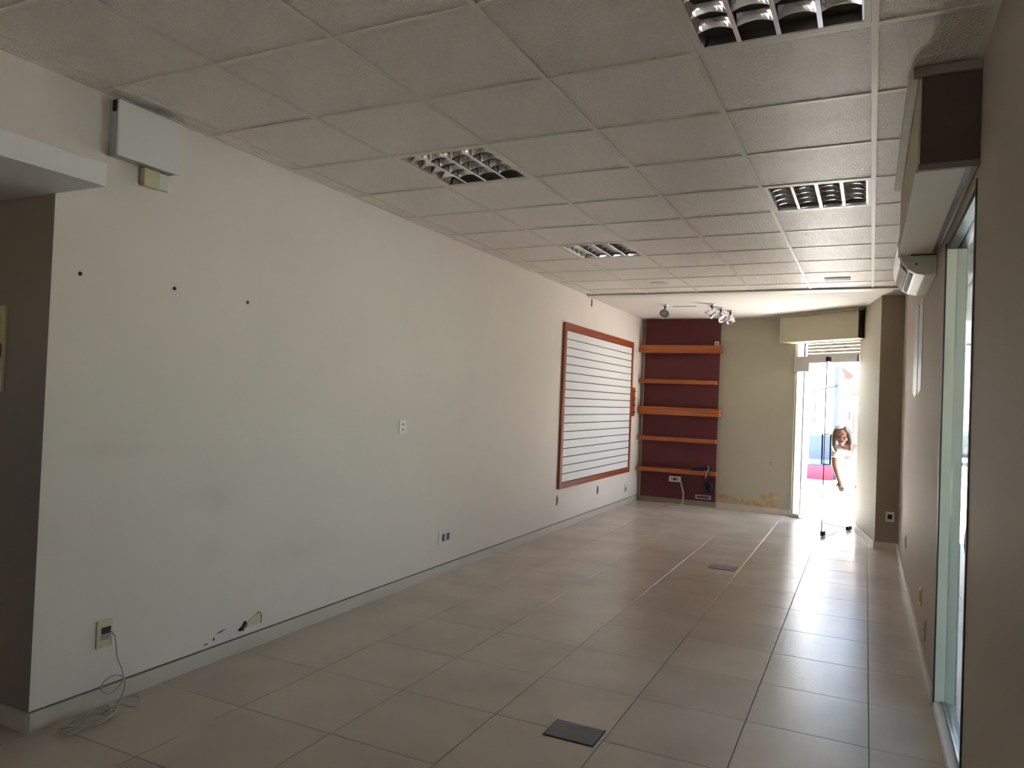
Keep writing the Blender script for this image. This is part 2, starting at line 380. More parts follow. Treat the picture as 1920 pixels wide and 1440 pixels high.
# skirting
def skirt(name, a, b, n, h=.082, th=.012, line=True, m='base', parent=None):
    a = Vector(a); b = Vector(b); n = Vector(n).normalized(); bm = bmesh.new()
    prism(bm, [tuple(a), tuple(b), tuple(b+n*th), tuple(a+n*th)], .0005, h)
    o = mk(name, bm, m, parent, kind=None if parent else 'structure')
    if line:
        bm = bmesh.new(); prism(bm, [tuple(a), tuple(b), tuple(b+n*.004), tuple(a+n*.004)], h, h+.006); mk('joint', bm, 'base_line', o)
    return o
skirt('baseboard_left', (XL, YJ), (XL, 11.2), (1, 0))
skirt('baseboard_back', (-1.972, 11.198), tuple(DA), tuple(wn), line=False)
skirt('baseboard_right', (XR, OP1+.01), (XR, 9.12), (-1, 0), line=False)
skirt('baseboard_return', tuple(DB+Vector((-.004, 0))), (PX-.004, 9.151), (-1.268, -.214), line=False)
skirt('baseboard_pier', (PX-.015, 9.12), (XR, 9.12), (0, -1), line=False)
skirt('baseboard_passage', (-5.0, YJ), (XL+.0, YJ), (0, -1), line=False)

# ------------------------------------------------------------------ glazed side opening (window_1)
w1 = mk('window_1', B(.352, .4495, OP0+.001, OP1-.001, -.004, .035), 'plain_white', kind='structure', bevel=.003)     # sill
mk('far_jamb', B(.354, .447, OP1-.022, OP1-.001, .035, OPZ), mat('pale aluminium frame', '#bdb8a8', .4), w1)
mk('far_seal', B(.348, .356, OP1-.026, OP1-.004, .035, OPZ), 'dark', w1)
mk('near_jamb', B(.354, .447, OP0+.001, OP0+.018, .035, OPZ), 'dark', w1)
mk('near_seal', B(.347, .3535, OP0+.001, OP0+.025, .0, OPZ), mat('purple brown seal', '#4a3d40', .5), w1)
mk('head_rail', B(.36, .447, OP0+.018, OP1-.022, OPZ-.03, OPZ-.001), 'dark', w1)
mk('sill_track', B(.392, .418, OP0+.018, OP1-.022, .035, .044), 'alu_satin', w1)
mk('glass_pane', B(.400, .410, OP0+.02, OP1-.024, .044, OPZ-.03), 'tinted', w1)
h = bmesh.new(); tube(h, spline([(.40, 3.25, 1.13), (.365, 3.25, 1.12), (.352, 3.25, 1.07), (.352, 3.25, 1.0), (.365, 3.25, .955), (.40, 3.25, .945)], 6), .0045)
mk('handle', h, 'dark', w1, smooth=True)
bm = bmesh.new(); box(bm, .394, .4, 3.22, 3.26, .90, 1.16); mk('lock_plate', bm, 'dark', w1, bevel=.003)

# roller shutter box over the side opening
t = thing('roller_shutter_box', 'long beige roller shutter box with dark brown end board above side opening', 'shutter box', (.26, 4.0, 2.43))
bm = bmesh.new()
box(bm, .150, .350, 3.165, 4.87, 2.44, 2.80); mk('casing', bm, 'boxbeige', t, bevel=.003)
bm = bmesh.new(); box(bm, .158, .351, 3.15, 3.1648, 2.455, 2.79); mk('end_board', bm, 'boxbrown', t)
mk('end_trim_top', B(.128, .351, 3.135, 3.1648, 2.79, 2.826), 'boxtrim', t, bevel=.003)
mk('end_trim_bottom', B(.152, .351, 3.140, 3.1648, 2.43, 2.455), 'boxtrim', t, bevel=.003)
mk('underside_lip', B(.144, .156, 3.166, 4.87, 2.428, 2.44), 'boxbeige', t)
mk('slot', B(.315, .335, 3.18, 4.80, 2.436, 2.4399), 'dark', t)
mk('far_gap', B(.21, .34, 4.845, 4.86, 2.434, 2.4399), 'dark', t)
mk('ceiling_rail', B(.112, .150, 3.166, 4.78, 2.800, 2.829), mat('pale rail', '#c3bfae', .6, var=.15, vscale=14), t, bevel=.003)

# air conditioner
t = thing('air_conditioner', 'white split air conditioner on wall past the long shutter box', 'air conditioner', (.25, 5.4, 2.32))
prof = [(.3515, 2.335), (.3515, 2.64), (.215, 2.645), (.178, 2.632), (.160, 2.595), (.150, 2.535), (.153, 2.475), (.168, 2.42), (.2, 2.372), (.24, 2.345), (.29, 2.333)]
bm = bmesh.new(); extr(bm, prof, 'y', 4.95, 5.82); mk('body', bm, 'white_pl', t, bevel=.004)
bm = bmesh.new(); p2 = [(x-.006 if x < .3 else x-.06, z) for x, z in prof[2:8]]; p2 = p2+[(p2[-1][0]+.03, p2[-1][1]+.01), (.26, 2.63)]
extr(bm, p2, 'y', 4.965, 5.805); mk('front_panel', bm, mat('gloss white', '#e6e8ea', .18), t)
bm = bmesh.new(); extr(bm, [(.176, 2.402), (.226, 2.347), (.232, 2.352), (.182, 2.408)], 'y', 5.02, 5.76); mk('air_outlet', bm, 'black', t)
bm = bmesh.new(); extr(bm, [(.160, 2.412), (.196, 2.360), (.2, 2.364), (.165, 2.416)], 'y', 5.03, 5.75); mk('louvre_flap', bm, 'white_pl', t)
ec = mk('end_cover', B(.262, .350, 4.940, 4.9505, 2.35, 2.48), 'white_pl', t, bevel=.003)
bm = bmesh.new(); tube(bm, [(.245, 4.9505, 2.40), (.245, 4.944, 2.40)], .006); mk('screw', bm, 'black', ec)
t = thing('pale_patch', 'pale blue grey patches on the wall under the air conditioner', 'wall patch', (XR, 6.5, 1.66))  # two ragged pale blue grey patches on the right wall
for (y0, y1, z0, z1) in ((6.02, 6.42, 1.68, 2.34), (6.52, 7.04, 1.67, 2.36)):
    bm = bmesh.new(); pts = ragged([(y0, z1), ((y0+y1)/2, z1+.03), (y1, z1-.02)], [(y0, z0), ((y0+y1)/2, z0-.02), (y1, z0+.02)], .01, 4)
    a = [bm.verts.new((XR, y, z)) for y, z in pts]; b = [bm.verts.new((XR-.004, y, z)) for y, z in pts]
    bm.faces.new(a); bm.faces.new(b[::-1])
    for i in range(len(pts)): bm.faces.new((a[i], a[(i+1) % len(pts)], b[(i+1) % len(pts)], b[i]))
    mk('filling', bm, 'patch_tone', t)

# ------------------------------------------------------------------ louvred ceiling lights
def luminaire(i, j, label):
    c = gp(i+.5, j+.5); t = thing('louvre_light', label, 'ceiling light', (c.x, c.y, CZ), 'recessed louvre ceiling lights'); t.rotation_euler.z = GR
    return t
def lum_meshes():
    R = {}; H = .285
    def me(name, bm, m, smooth=False):
        bmesh.ops.recalc_face_normals(bm, faces=bm.faces[:]); x = bpy.data.meshes.new(name); bm.to_mesh(x); bm.free(); x.materials.append(M_[m])
        if smooth:
            for p in x.polygons: p.use_smooth = True
        return x
    bm = bmesh.new()
    box(bm, -H, H, -H, H, .082, .086)
    for a in (-1, 1):
        box(bm, min(a*H, a*(H+.004)), max(a*H, a*(H+.004)), -H, H, .004, .086); box(bm, -H, H, min(a*H, a*(H+.004)), max(a*H, a*(H+.004)), .004, .086)
    R['housing'] = me('housing', bm, 'alu')
    bm = bmesh.new(); O = .292; I = .272
    box(bm, -O, O, -O, -I, .0005, .006); box(bm, -O, O, I, O, .0005, .006); box(bm, -O, -I, -I, I, .0005, .006); box(bm, I, O, -I, I, .0005, .006)
    R['frame'] = me('frame', bm, 'tee')
    bm = bmesh.new(); prof = [(-.008, .002), (.008, .002), (.005, .014), (.002, .034), (.001, .05), (-.001, .05), (-.002, .034), (-.0045, .016)]
    extr(bm, prof, 'y', -I, I); R['long_blade'] = me('long_blade', bm, 'alu')
    bm = bmesh.new(); cw = 2*I/4; n = 8; hw = cw/2-.007
    rows = []
    for k in range(n+1):
        u = -1+2*k/n; x = u*hw; zb = .004+.016*(1-u*u); zt = .046
        rows.append([bm.verts.new(p) for p in ((x, -.0025, zb), (x, .0025, zb), (x, .009, (zb+zt)/2), (x, .016, zt), (x, -.016, zt), (x, -.009, (zb+zt)/2))])
    for a, b in zip(rows, rows[1:]):
        for k in range(6): bm.faces.new((a[k], a[(k+1) % 6], b[(k+1) % 6], b[k]))
    bm.faces.new(rows[0]); bm.faces.new(rows[-1][::-1]); R['cross_blade'] = me('cross_blade', bm, 'alu')
    bm = bmesh.new(); tube(bm, [(0, -I+.01, .066), (0, I-.01, .066)], .0085, 10); R['tube'] = me('fluorescent_tube', bm, 'tube', True)
    bm = bmesh.new(); extr(bm, [(0, .003), (.006, .003), (.022, .05), (.0, .05)], 'y', -I, I); R['side'] = me('side_reflector', bm, 'alu')
    return R, I, cw
LR, LI, LCW = lum_meshes()
for (i, j), lab in (((-1, 0), 'square louvred ceiling light with polished cells, before the end board of the long shutter box'),
                    ((-1, 4), 'square louvred ceiling light with dark polished cells, level with the air conditioner'),
                    ((-4, 2), 'square louvred ceiling light with sparkling cells, out from the white wall box'),
                    ((-4, 6), 'square louvred ceiling light with bright edged cells, closest to the slatted display board')):
    t = luminaire(i, j, lab)
    def part(name, key, loc, rz=0):
        o = bpy.data.objects.new(name, LR[key]); COL.objects.link(o); o.parent = t; o.location = loc; o.rotation_euler.z = rz; return o
    part('housing', 'housing', (0, 0, 0)); part('frame', 'frame', (0, 0, 0))
    for k in range(3): part('long_blade', 'long_blade', (-LI+LCW*(k+1), 0, 0))
    part('side_reflector', 'side', (-LI, 0, 0)); part('side_reflector', 'side', (LI, 0, 0), math.pi)
    for k in range(4):
        part('fluorescent_tube', 'tube', (-LI+LCW*(k+.5), 0, 0))
        for r in range(1, 5): part('cross_blade', 'cross_blade', (-LI+LCW*(k+.5), -LI+2*LI/5*r, 0))

def lathe(bm, prof, c, axis=(0, 0, 1), n=16):
    ax = Vector(axis).normalized(); px = ax.orthogonal().normalized(); py = ax.cross(px); c = Vector(c); rings = []
    for r, h in prof: rings.append([bm.verts.new(c+ax*h+(px*math.cos(2*math.pi*k/n)+py*math.sin(2*math.pi*k/n))*max(r, 1e-4)) for k in range(n)])
    for a, b in zip(rings, rings[1:]):
        for k in range(n): bm.faces.new((a[k], a[(k+1) % n], b[(k+1) % n], b[k]))
    bm.faces.new(rings[0][::-1]); bm.faces.new(rings[-1])
# small fittings in the tiled ceiling
p = gp(-3.46, 9.5); t = thing('smoke_detector', 'flat round white disc on the ceiling tiles near the grey trim', 'ceiling fitting', (p.x, p.y, CZ+.0055))
bm = bmesh.new(); lathe(bm, [(.100, CZ+.0055), (.100, CZ-.001), (.085, CZ-.006), (.03, CZ-.007)], (p.x, p.y, 0)); mk('cover', bm, 'white_pl', t, True)
bm = bmesh.new(); lathe(bm, [(.03, CZ-.0068), (.026, CZ-.009), (.01, CZ-.010)], (p.x, p.y, 0)); mk('centre_cap', bm, 'white_pl', t, True)
p = gp(-.52, 9.6); t = thing('emergency_light', 'small rectangular white fitting on the ceiling tiles near the air conditioner', 'ceiling fitting', (p.x, p.y, CZ+.0055))
mk('body', B(p.x-.12, p.x+.12, p.y-.075, p.y+.075, CZ-.003, CZ+.0055), 'plain_white', t, bevel=.001)
mk('diffuser', B(p.x-.105, p.x+.105, p.y-.06, p.y+.06, CZ-.006, CZ-.0031), 'plain_white', t, bevel=.001)

# ceiling spotlights in the plaster ceiling
def spot(x, y, aim, label):
    z = 2.815; t = thing('spotlight', label, 'spotlight', (x, y, z), 'chrome ceiling spotlights')
    bm = bmesh.new(); lathe(bm, [(.05, z), (.05, z-.012), (.03, z-.026)], (x, y, 0)); mk('base', bm, 'chrome', t, True)
    a = Vector(aim).normalized(); c = Vector((x, y, z-.11))
    bm = bmesh.new(); tube(bm, [(x, y, z-.02), (x, y, z-.055)], .012); tube(bm, spline([(x, y, z-.05), c-a*.02+Vector((0, 0, .03)), c-a*.03], 4), .009); mk('arm', bm, 'dark', t, True)
    bm = bmesh.new(); lathe(bm, [(.022, -.055), (.034, -.035), (.05, .0), (.062, .045), (.066, .06), (.058, .06), (.05, .04), (.03, .0), (.012, -.02)], c, a, 20); lh = mk('lamp_head', bm, 'chrome', t, True)
    bm = bmesh.new(); lathe(bm, [(.04, .01), (.045, .03), (.03, .038)], c, a, 16); mk('bulb', bm, 'tube', lh, True)
spot(-2.418, 9.52, (.1, -1, -.35), 'chrome ceiling spotlight standing alone above the maroon panel')
spot(-1.819, 9.556, (-.75, -.2, -.7), 'first chrome spotlight of the row of three, farthest from the shop door, tilted sideways')
spot(-1.772, 9.937, (.55, -.3, -.65), 'middle chrome spotlight in the row of three on the plaster ceiling')
spot(-1.695, 10.231, (.15, -.15, -1), 'last chrome spotlight of the row of three, pointing straight down by the olive wall')
bm = bmesh.new(); box(bm, -2.36, -2.05, 9.70, 9.716, 2.803, 2.8145)
tag(mk('cable_channel', bm, 'white_pl', origin=(-2.2, 9.708, 2.8145)), 'thin white cable channel on the plaster ceiling by the lone spotlight', 'cable channel')

# ------------------------------------------------------------------ slatted display board
t = thing('display_board', 'large white slatted display board in an orange wood frame on the long wall', 'display board', (XL, 9.25, .48))
Y0, Y1, Z0, Z1 = 7.86, 10.64, .478, 2.408; FW, FT = .07, .03
mk('frame_rail', B(XL, XL+FT, Y0, Y1, Z1-.085, Z1), 'wood_red', t, bevel=.002)
mk('frame_rail', B(XL, XL+FT, Y0, Y1, Z0, Z0+FW), 'wood_red', t, bevel=.002)
wv = mat('reddish stained wood upright', '#a8532c', .4, col2='#7c3417', vscale=3.5, stretch=(6, 8, .6), detail=4)
mk('frame_stile', B(XL, XL+FT, Y0, Y0+FW, Z0+FW, Z1-.085), wv, t, bevel=.002)
mk('frame_stile', B(XL, XL+FT, Y1-FW, Y1, Z0+FW, Z1-.085), wv, t, bevel=.002)
mk('groove_back', B(XL, XL+.006, Y0+FW, Y1-FW, Z0+FW, Z1-.085), 'black', t)
ns = 18; zz0, zz1 = Z0+FW, Z1-.085; pitch = (zz1-zz0)/ns
for k in range(ns):
    mk('slat', B(XL+.006, XL+.020, Y0+FW, Y1-FW, zz0+k*pitch+.0055, zz0+(k+1)*pitch-.0055), 'slat', t)
t = thing('peg_rail', 'short upright wooden rail on the wall beside the slatted board', 'peg rail', (XL, 10.76, 1.30))
mk('board', B(XL, XL+.02, 10.69, 10.83, 1.305, 1.735), wv, t, bevel=.002)
for k in range(4):
    bm = bmesh.new(); tube(bm, [(XL+.02, 10.76, 1.36+k*.105), (XL+.05, 10.76, 1.37+k*.105)], .009); mk('peg', bm, 'wood', t, True)

# ------------------------------------------------------------------ maroon panel and shelves
t = thing('alcove_panel', 'tall maroon painted wall panel behind the wooden shelves', 'wall panel', (-2.55, 11.2, 0))
mk('board', B(-3.118, -1.985, 11.155, 11.199, .08, 2.815), 'maroon', t)
mk('edge_bead', B(-3.128, -3.118, 11.150, 11.199, .08, 2.815), 'boxbeige', t)
mk('skirting', B(-3.15, -1.985, 11.143, 11.199, .0005, .08), mat('brown grey skirting', '#8d8069', .6, var=.1), t)
for k, (zt, zb, xa, xb, dep, lab) in enumerate((
        (2.400, 2.288, -3.150, -1.945, .17, 'thick orange wood shelf, the topmost on the maroon panel'),
        (1.880, 1.822, -3.150, -2.000, .15, 'thin orange wood shelf between the two thick shelves'),
        (1.465, 1.348, -3.150, -1.935, .17, 'thick orange wood shelf in the middle of the maroon panel'),
        (1.012, .952, -3.150, -1.982, .15, 'thin orange wood shelf just under the middle thick shelf'),
        (.540, .480, -3.150, -1.955, .16, 'thin orange wood shelf, lowest on the maroon panel, cables on it'))):
    yf = 11.154-dep
    t = thing('wall_shelf', lab, 'shelf', ((xa+xb)/2, 11.154, zb), 'orange wood wall shelves')
    mk('board', B(xa, xb, yf+.02, 11.154, zb, zt-.004), 'wood', t)
    mk('front_edge', B(xa, xb, yf, yf+.0198, zb-.002, zt), 'wood', t, bevel=.002)
# little things on and under the shelves
t = thing('hook_bracket', 'tiny white bracket standing on the topmost shelf', 'bracket', (-2.02, 11.08, 2.40))
mk('plate', B(-2.05, -1.99, 11.09, 11.10, 2.397, 2.465), 'white_pl', t); mk('foot', B(-2.05, -1.99, 11.04, 11.09, 2.397, 2.406), 'white_pl', t); mk('knob', B(-2.03, -2.01, 11.07, 11.09, 2.42, 2.44), 'black', t)
t = thing('adapter_heap', 'black power adapter with tangled leads on the lowest shelf', 'power adapter', (-2.15, 11.07, .538))
mk('adapter', B(-2.31, -2.13, 11.02, 11.11, .537, .588), 'black', t, bevel=.006)
bm = bmesh.new(); tube(bm, spline([(-2.16, 11.06, .555), (-2.10, 11.05, .60), (-2.05, 11.08, .57), (-2.09, 11.03, .545), (-2.03, 11.02, .60), (-2.0, 11.06, .56), (-2.05, 11.0, .55)], 6), .006); mk('lead', bm, 'blackc', t, True)
bm = bmesh.new(); tube(bm, spline([(-2.07, 11.03, .62), (-2.06, 10.985, .58), (-2.075, 10.975, .52), (-2.10, 10.98, .44)], 6), .004); mk('white_lead', bm, 'white_pl', t, True)
bm = bmesh.new(); pts = []
for k in range(60): a = k*.62; pts.append((-2.08+.055*math.cos(a)*(1+.2*math.sin(k*1.7)), 11.115+.02*math.sin(k*.9), .30+.075*math.sin(a)*(1+.15*math.cos(k*2.1))))
tube(bm, [(-2.05, 10.98, .545), (-2.06, 10.975, .47), (-2.08, 11.05, .40)]+pts, .012, 6)
tag(mk('black_cable_coil', bm, 'blackc', smooth=True, origin=(-2.08, 11.1, .25)), 'bundle of black cable hanging below the lowest shelf end', 'cable')
def outlet(name, label, o, u, n, w, h, mods, plate='white_pl', mod='black', group=None, horiz=True, cat='outlet', tilt=0):
    # o centre on the wall, u horizontal unit vector on the wall, n outward normal
    o = Vector(o); u = Vector(u); n = Vector(n); t = thing(name, label, cat, tuple(o-Vector((0, 0, h/2))), group)
    def bx(c0, c1, z0, z1, d0, d1):
        bm = bmesh.new(); vs = []
        for dd in (d0, d1):
            for uu, zz in ((c0, z0), (c1, z0), (c1, z1), (c0, z1)): vs.append(bm.verts.new(o+u*uu+n*dd+Vector((0, 0, zz))))
        for f in ((3,2,1,0),(4,5,6,7),(0,1,5,4),(1,2,6,5),(2,3,7,6),(3,0,4,7)): bm.faces.new([vs[i] for i in f])
        return bm
    mk('plate', bx(-w/2, w/2, -h/2, h/2, 0, .009), plate, t, bevel=.002)
    for (c0, c1, z0, z1, m2) in mods: mk('module', bx(c0, c1, z0, z1, .0085, .0115), m2 or mod, t)
    return t
XP = (1, 0, 0); UY = (0, 1, 0)
outlet('light_switch', 'small white switch plate with two dark buttons at chest height on the long wall', (XL, 4.675, 1.254), UY, XP, .085, .105,
       [(-.014, .014, .012, .030, 'grey_pl'), (-.014, .014, -.030, -.012, 'grey_pl')], cat='switch')
outlet('wall_outlet', 'white double outlet with black modules low on the long bare wall', (XL, 5.378, .312), UY, XP, .20, .105,
       [(-.055, -.018, -.03, .03, None), (.0, .008, -.03, .03, 'grey_pl'), (.022, .06, -.03, .03, None)])
outlet('wall_outlet', 'aged cream outlet with an open dark module and cable above the tangled cable', (XL, 2.296, .334), UY, XP, .078, .125,
       [(-.018, .028, .0, .03, None), (-.018, .028, -.028, -.002, 'grey_pl')], plate='cream_pl')
for y, z, lab in ((7.875, .35, 'small grey outlet box under the near corner of the slatted board'), (9.285, .335, 'small grey outlet box under the middle of the slatted board')):
    outlet('small_outlet', lab, (XL, y, z), UY, XP, .045, .11, [(-.012, .012, -.03, .03, 'dark')], plate='grey_pl', group='small grey outlets under the board')
outlet('broken_outlet', 'cream outlet with a broken orange cover beside the maroon panel corner', (XL, 10.57, .245), UY, XP, .14, .13,
       [(-.05, .0, -.05, .01, mat('orange brick', '#a5583c', .8)), (.01, .05, -.02, .05, 'cream_pl')], plate='white_pl')
outlet('wall_outlet', 'white framed triple outlet on the maroon panel under the lowest shelf', (-2.585, 11.155, .376), (1, 0, 0), (0, -1, 0), .18, .085,
       [(-.06, -.022, -.022, .022, 'grey_pl'), (-.018, .018, -.022, .022, None), (.022, .06, -.022, .022, 'grey_pl')])
outlet('floor_level_outlet', 'brownish outlet strip at the foot of the maroon panel', (-2.155, 11.155, .142), (1, 0, 0), (0, -1, 0), .23, .06,
       [(-.09, .09, -.012, .012, 'dark')], plate='grey_pl')
outlet('wall_outlet', 'white square outlet on the dark pier by the shop door', (.267, 9.1165, .368), (1, 0, 0), (0, -1, 0), .085, .11, [(-.022, .022, -.025, .025, 'dark')])
for y, z, lab in ((7.44, .375, 'thin outlet plate on the taupe wall close to the pier'), (5.41, .345, 'thin outlet plate on the taupe wall close to the side opening')):
    outlet('side_outlet', lab, (XR, y, z), UY, (-1, 0, 0), .075, .115, [(-.022, .022, -.035, .035, 'dark')], plate='cream_pl', group='outlets on the taupe wall')
outlet('blank_plate', 'plain taupe blank plate on the wall right beside the side opening', (XR, 5.04, .23), UY, (-1, 0, 0), .08, .12, [(-.006, .006, -.003, .003, 'dark')], plate=mat('taupe plastic', '#a59a86', .5), cat='wall plate')
# white cable from the panel outlet to the floor
bm = bmesh.new()
for s in (0, .012):
    tube(bm, spline([(-2.50+s, 11.14, .35), (-2.475+s, 11.12, .27), (-2.45+s, 11.115, .18), (-2.45+s, 11.10, .06), (-2.48+s, 11.05, .006), (-2.58, 11.03, .006), (-2.68+s, 11.06, .006), (-2.66, 11.10, .01), (-2.55, 11.05, .015), (-2.44+s, 11.02, .006), (-2.40, 11.08, .007), (-2.47, 11.09, .012), (-2.56, 11.0, .006), (-2.36-s, 11.0, .006), (-2.22, 11.08, .006)], 6), .0055, 6)
tag(mk('white_cable', bm, 'cable', smooth=True, origin=(-2.5, 11.08, 0)), 'pale cable hanging from the triple outlet and coiled on the floor', 'cable')

# ------------------------------------------------------------------ long wall small things
t = thing('wall_box', 'white metal cabinet high on the wall under the tiled ceiling', 'junction box', (XL, 2.36, 2.54))
mk('body', B(XL, XL+.066, 2.195, 2.52, 2.548, 2.81), 'grey_pl', t, bevel=.002)
wbl = mk('lid', B(XL+.066, XL+.080, 2.190, 2.525, 2.545, 2.800), 'white_pl', t, bevel=.003)
mk('hinge', B(XL+.03, XL+.05, 2.188, 2.1945, 2.75, 2.80), 'hole', wbl)
t = thing('sensor_block', 'small cream sensor block below the white wall cabinet', 'sensor', (XL, 2.43, 2.455))
mk('body', B(XL, XL+.035, 2.365, 2.45, 2.458, 2.545), 'cream_pl', t, bevel=.004)
mk('cover', B(XL, XL+.022, 2.452, 2.512, 2.462, 2.545), 'white_pl', t, bevel=.004)
for y, z, lab in ((2.094, 1.986, 'dark wall plug nearest the passage corner, in a row of three'), (2.59, 1.995, 'middle dark wall plug in a row of three'), (3.079, 1.99, 'dark wall plug farthest from the passage, in a row of three')):
    t = thing('wall_plug', lab, 'wall plug', (XL, y, z), 'wall plugs in a row')
    bm = bmesh.new(); lathe(bm, [(.009, 0), (.009, .004), (.005, .005)], (XL, y, z), (1, 0, 0), 12); mk('plug', bm, 'hole', t)
    bm = bmesh.new(); lathe(bm, [(.004, .004), (.004, .009), (.002, .011)], (XL, y, z), (1, 0, 0), 8); mk('screw', bm, 'dark', t)
def wallpatch(name, pts, m, parent, th=.003):
    bm = bmesh.new(); a = [bm.verts.new((XL, y, z)) for y, z in pts]; b = [bm.verts.new((XL+th, y, z)) for y, z in pts]; n = len(pts)
    bm.faces.new(a); bm.faces.new(b[::-1])
    for i in range(n): bm.faces.new((a[i], a[(i+1) % n], b[(i+1) % n], b[i]))
    return mk(name, bm, m, parent)
t = thing('broken_socket', 'broken cream socket hole with a bent wire just above the skirting', 'broken outlet', (XL, 3.21, .12))
wallpatch('plaster', [(3.17, .13), (3.285, .128), (3.292, .17), (3.27, .192), (3.235, .18), (3.20, .165)], 'cream_pl', t, .005)
wallpatch('hole', [(3.12, .127), (3.135, .118), (3.165, .125), (3.185, .135), (3.18, .165), (3.165, .168), (3.15, .145)], 'hole', t, .006)
bm = bmesh.new(); tube(bm, spline([(XL+.006, 3.175, .158), (XL+.02, 3.165, .15), (XL+.018, 3.15, .138), (XL+.026, 3.135, .126)], 5), .005); mk('wire', bm, mat('copper brown wire', '#7c5a44', .5), t, True)
bm = bmesh.new(); tube(bm, spline([(XL+.004, 3.262, .196), (XL+.005, 3.29, .185), (XL+.005, 3.296, .155), (XL+.004, 3.292, .128)], 5), .0022, 6); mk('crack', bm, 'hole', t)
for pts in ([(2.96, .148), (3.0, .150), (3.03, .160), (3.0, .157)], [(2.885, .110), (2.905, .108), (2.91, .113), (2.89, .115)], [(2.945, .118), (2.953, .116), (2.955, .132), (2.948, .133)]):
    wallpatch('paint_chip', pts, 'hole', wl, .002)
# tangled cable
random.seed(3)
pts = [(XL+.012, 2.318, .345), (XL+.03, 2.335, .31), (XL+.035, 2.345, .22), (XL+.05, 2.365, .15), (XL+.06, 2.36, .10), (XL+.05, 2.31, .06), (XL+.05, 2.26, .10), (XL+.055, 2.29, .14), (XL+.07, 2.345, .135), (XL+.08, 2.36, .08), (XL+.10, 2.30, .012)]
cx, cy = XL+.145, 2.135
for k in range(46):
    a = k*.72; rr = 1+.22*math.sin(k*1.31)
    e = .10*rr; wv_ = .055*rr
    pts.append((cx+wv_*math.cos(a)*.9+.012*math.sin(k*2.3), cy+e*math.sin(a)+.02*math.sin(k*.7), .006+.030*abs(math.sin(k*1.9))))
pts += [(XL+.12, 2.30, .03), (XL+.14, 2.34, .01), (XL+.16, 2.36, .006), (XL+.13, 2.40, .006), (XL+.07, 2.44, .006), (XL+.03, 2.42, .006)]
bm = bmesh.new(); tube(bm, spline(pts, 5), .0034, 6)
tag(mk('tangled_cable', bm, 'cable', smooth=True, origin=(XL+.13, 2.16, 0)), 'thin grey cable hanging from the cream outlet into a tangle on the floor', 'cable')
t = thing('breaker_panel', 'cream electrical panel on the dark passage wall', 'electrical panel', (-3.65, YJ, 1.44))
mk('frame', B(-3.86, -3.473, YJ-.014, YJ, 1.445, 1.832), 'cream_pl', t, bevel=.003)
pd = mk('door', B(-3.835, -3.500, YJ-.022, YJ-.0142, 1.47, 1.79), 'cream_pl', t, bevel=.003)
mk('latch', B(-3.497, -3.485, YJ-.022, YJ-.0142, 1.60, 1.66), 'boxtrim', pd)
# slate floor covers
for (x0, x1, y0, y1, lab) in ((-1.272, -1.032, 3.085, 3.268, 'dark slate floor outlet cover in the tiles out from the long bare wall'), (-1.286, -1.044, 6.992, 7.190, 'grey floor outlet cover in the tiles out from the slatted board')):
    t = thing('floor_cover', lab, 'floor cover', ((x0+x1)/2, (y0+y1)/2, 0), 'floor outlet covers')
    mk('rim', B(x0, x1, y0, y1, 0, .002), 'dark', t); mk('lid', B(x0+.006, x1-.006, y0+.006, y1-.006, .0021, .005), 'slate', t)

# ------------------------------------------------------------------ shop front (door_1)
def dp(bm, s0, s1, w0, w1, z0, z1): prism(bm, [tuple(on_door(s0, w0)), tuple(on_door(s1, w0)), tuple(on_door(s1, w1)), tuple(on_door(s0, w1))], z0, z1)
def DB_(*a):
    bm = bmesh.new(); dp(bm, *a); return bm
d1 = mk('door_1', DB_(.0, LEN, -.13, .0, -.004, .006), 'alu_satin', kind='structure')            # threshold
mk('shutter_guide', DB_(.002, .018, -.10, -.02, .006, 2.469), mat('cream guide', '#dcd8c4', .5), d1)
mk('sidelight', DB_(.018, .132, -.030, -.022, .05, 2.469), 'glass', d1)
mk('guide_edge', DB_(.132, .140, -.04, -.015, .006, 2.469), 'dark', d1)
mk('right_guide', DB_(LEN-.022, LEN-.002, -.10, -.02, .006, 2.469), mat('brown guide', '#8a6650', .5), d1)
mk('top_rail', DB_(.0, LEN-.022, -.018, .030, 2.150, 2.245), 'alu_satin', d1, bevel=.002)
mk('corner_lock', DB_(.0, .27, -.016, .034, 2.035, 2.1499), 'alu_satin', d1, bevel=.002)
for k in range(5):
    z = 2.246+k*.045; bm = bmesh.new(); dp(bm, .149, LEN-.023, -.075, -.060, z, z+.036); mk('shutter_slat', bm, 'shutter', d1, bevel=.004)
mk('fixed_clamp', DB_(.0, .17, -.02, .03, .006, .05), 'alu_satin', d1, bevel=.003)
# open glass leaf, hinged at the far jamb and swung into the room
HG = Vector((-.135, 10.36)); FE = Vector((-.441, 9.564)); LD = (FE-HG).normalized(); LNn = Vector((-LD.y, LD.x)); LL = (FE-HG).length
leaf = thing('glass_door', 'frameless glass door leaf standing open into the room', 'glass door', (HG.x, HG.y, 0))
def lp(s0, s1, w, z0, z1):
    bm = bmesh.new(); prism(bm, [tuple(HG+LD*s0-LNn*w), tuple(HG+LD*s1-LNn*w), tuple(HG+LD*s1+LNn*w), tuple(HG+LD*s0+LNn*w)], z0, z1); return bm
mk('pane', lp(.0, LL-.004, .005, .012, 2.14), 'glass', leaf)
mk('free_edge', lp(LL-.004, LL, .005, .012, 2.14), 'glass_edge', leaf)
mk('bottom_edge', lp(.0, LL-.09, .005, .008, .012), 'glass_edge', leaf)
mk('floor_lock', lp(LL-.07, LL-.001, .018, .004, .06), 'dark', leaf, bevel=.004)
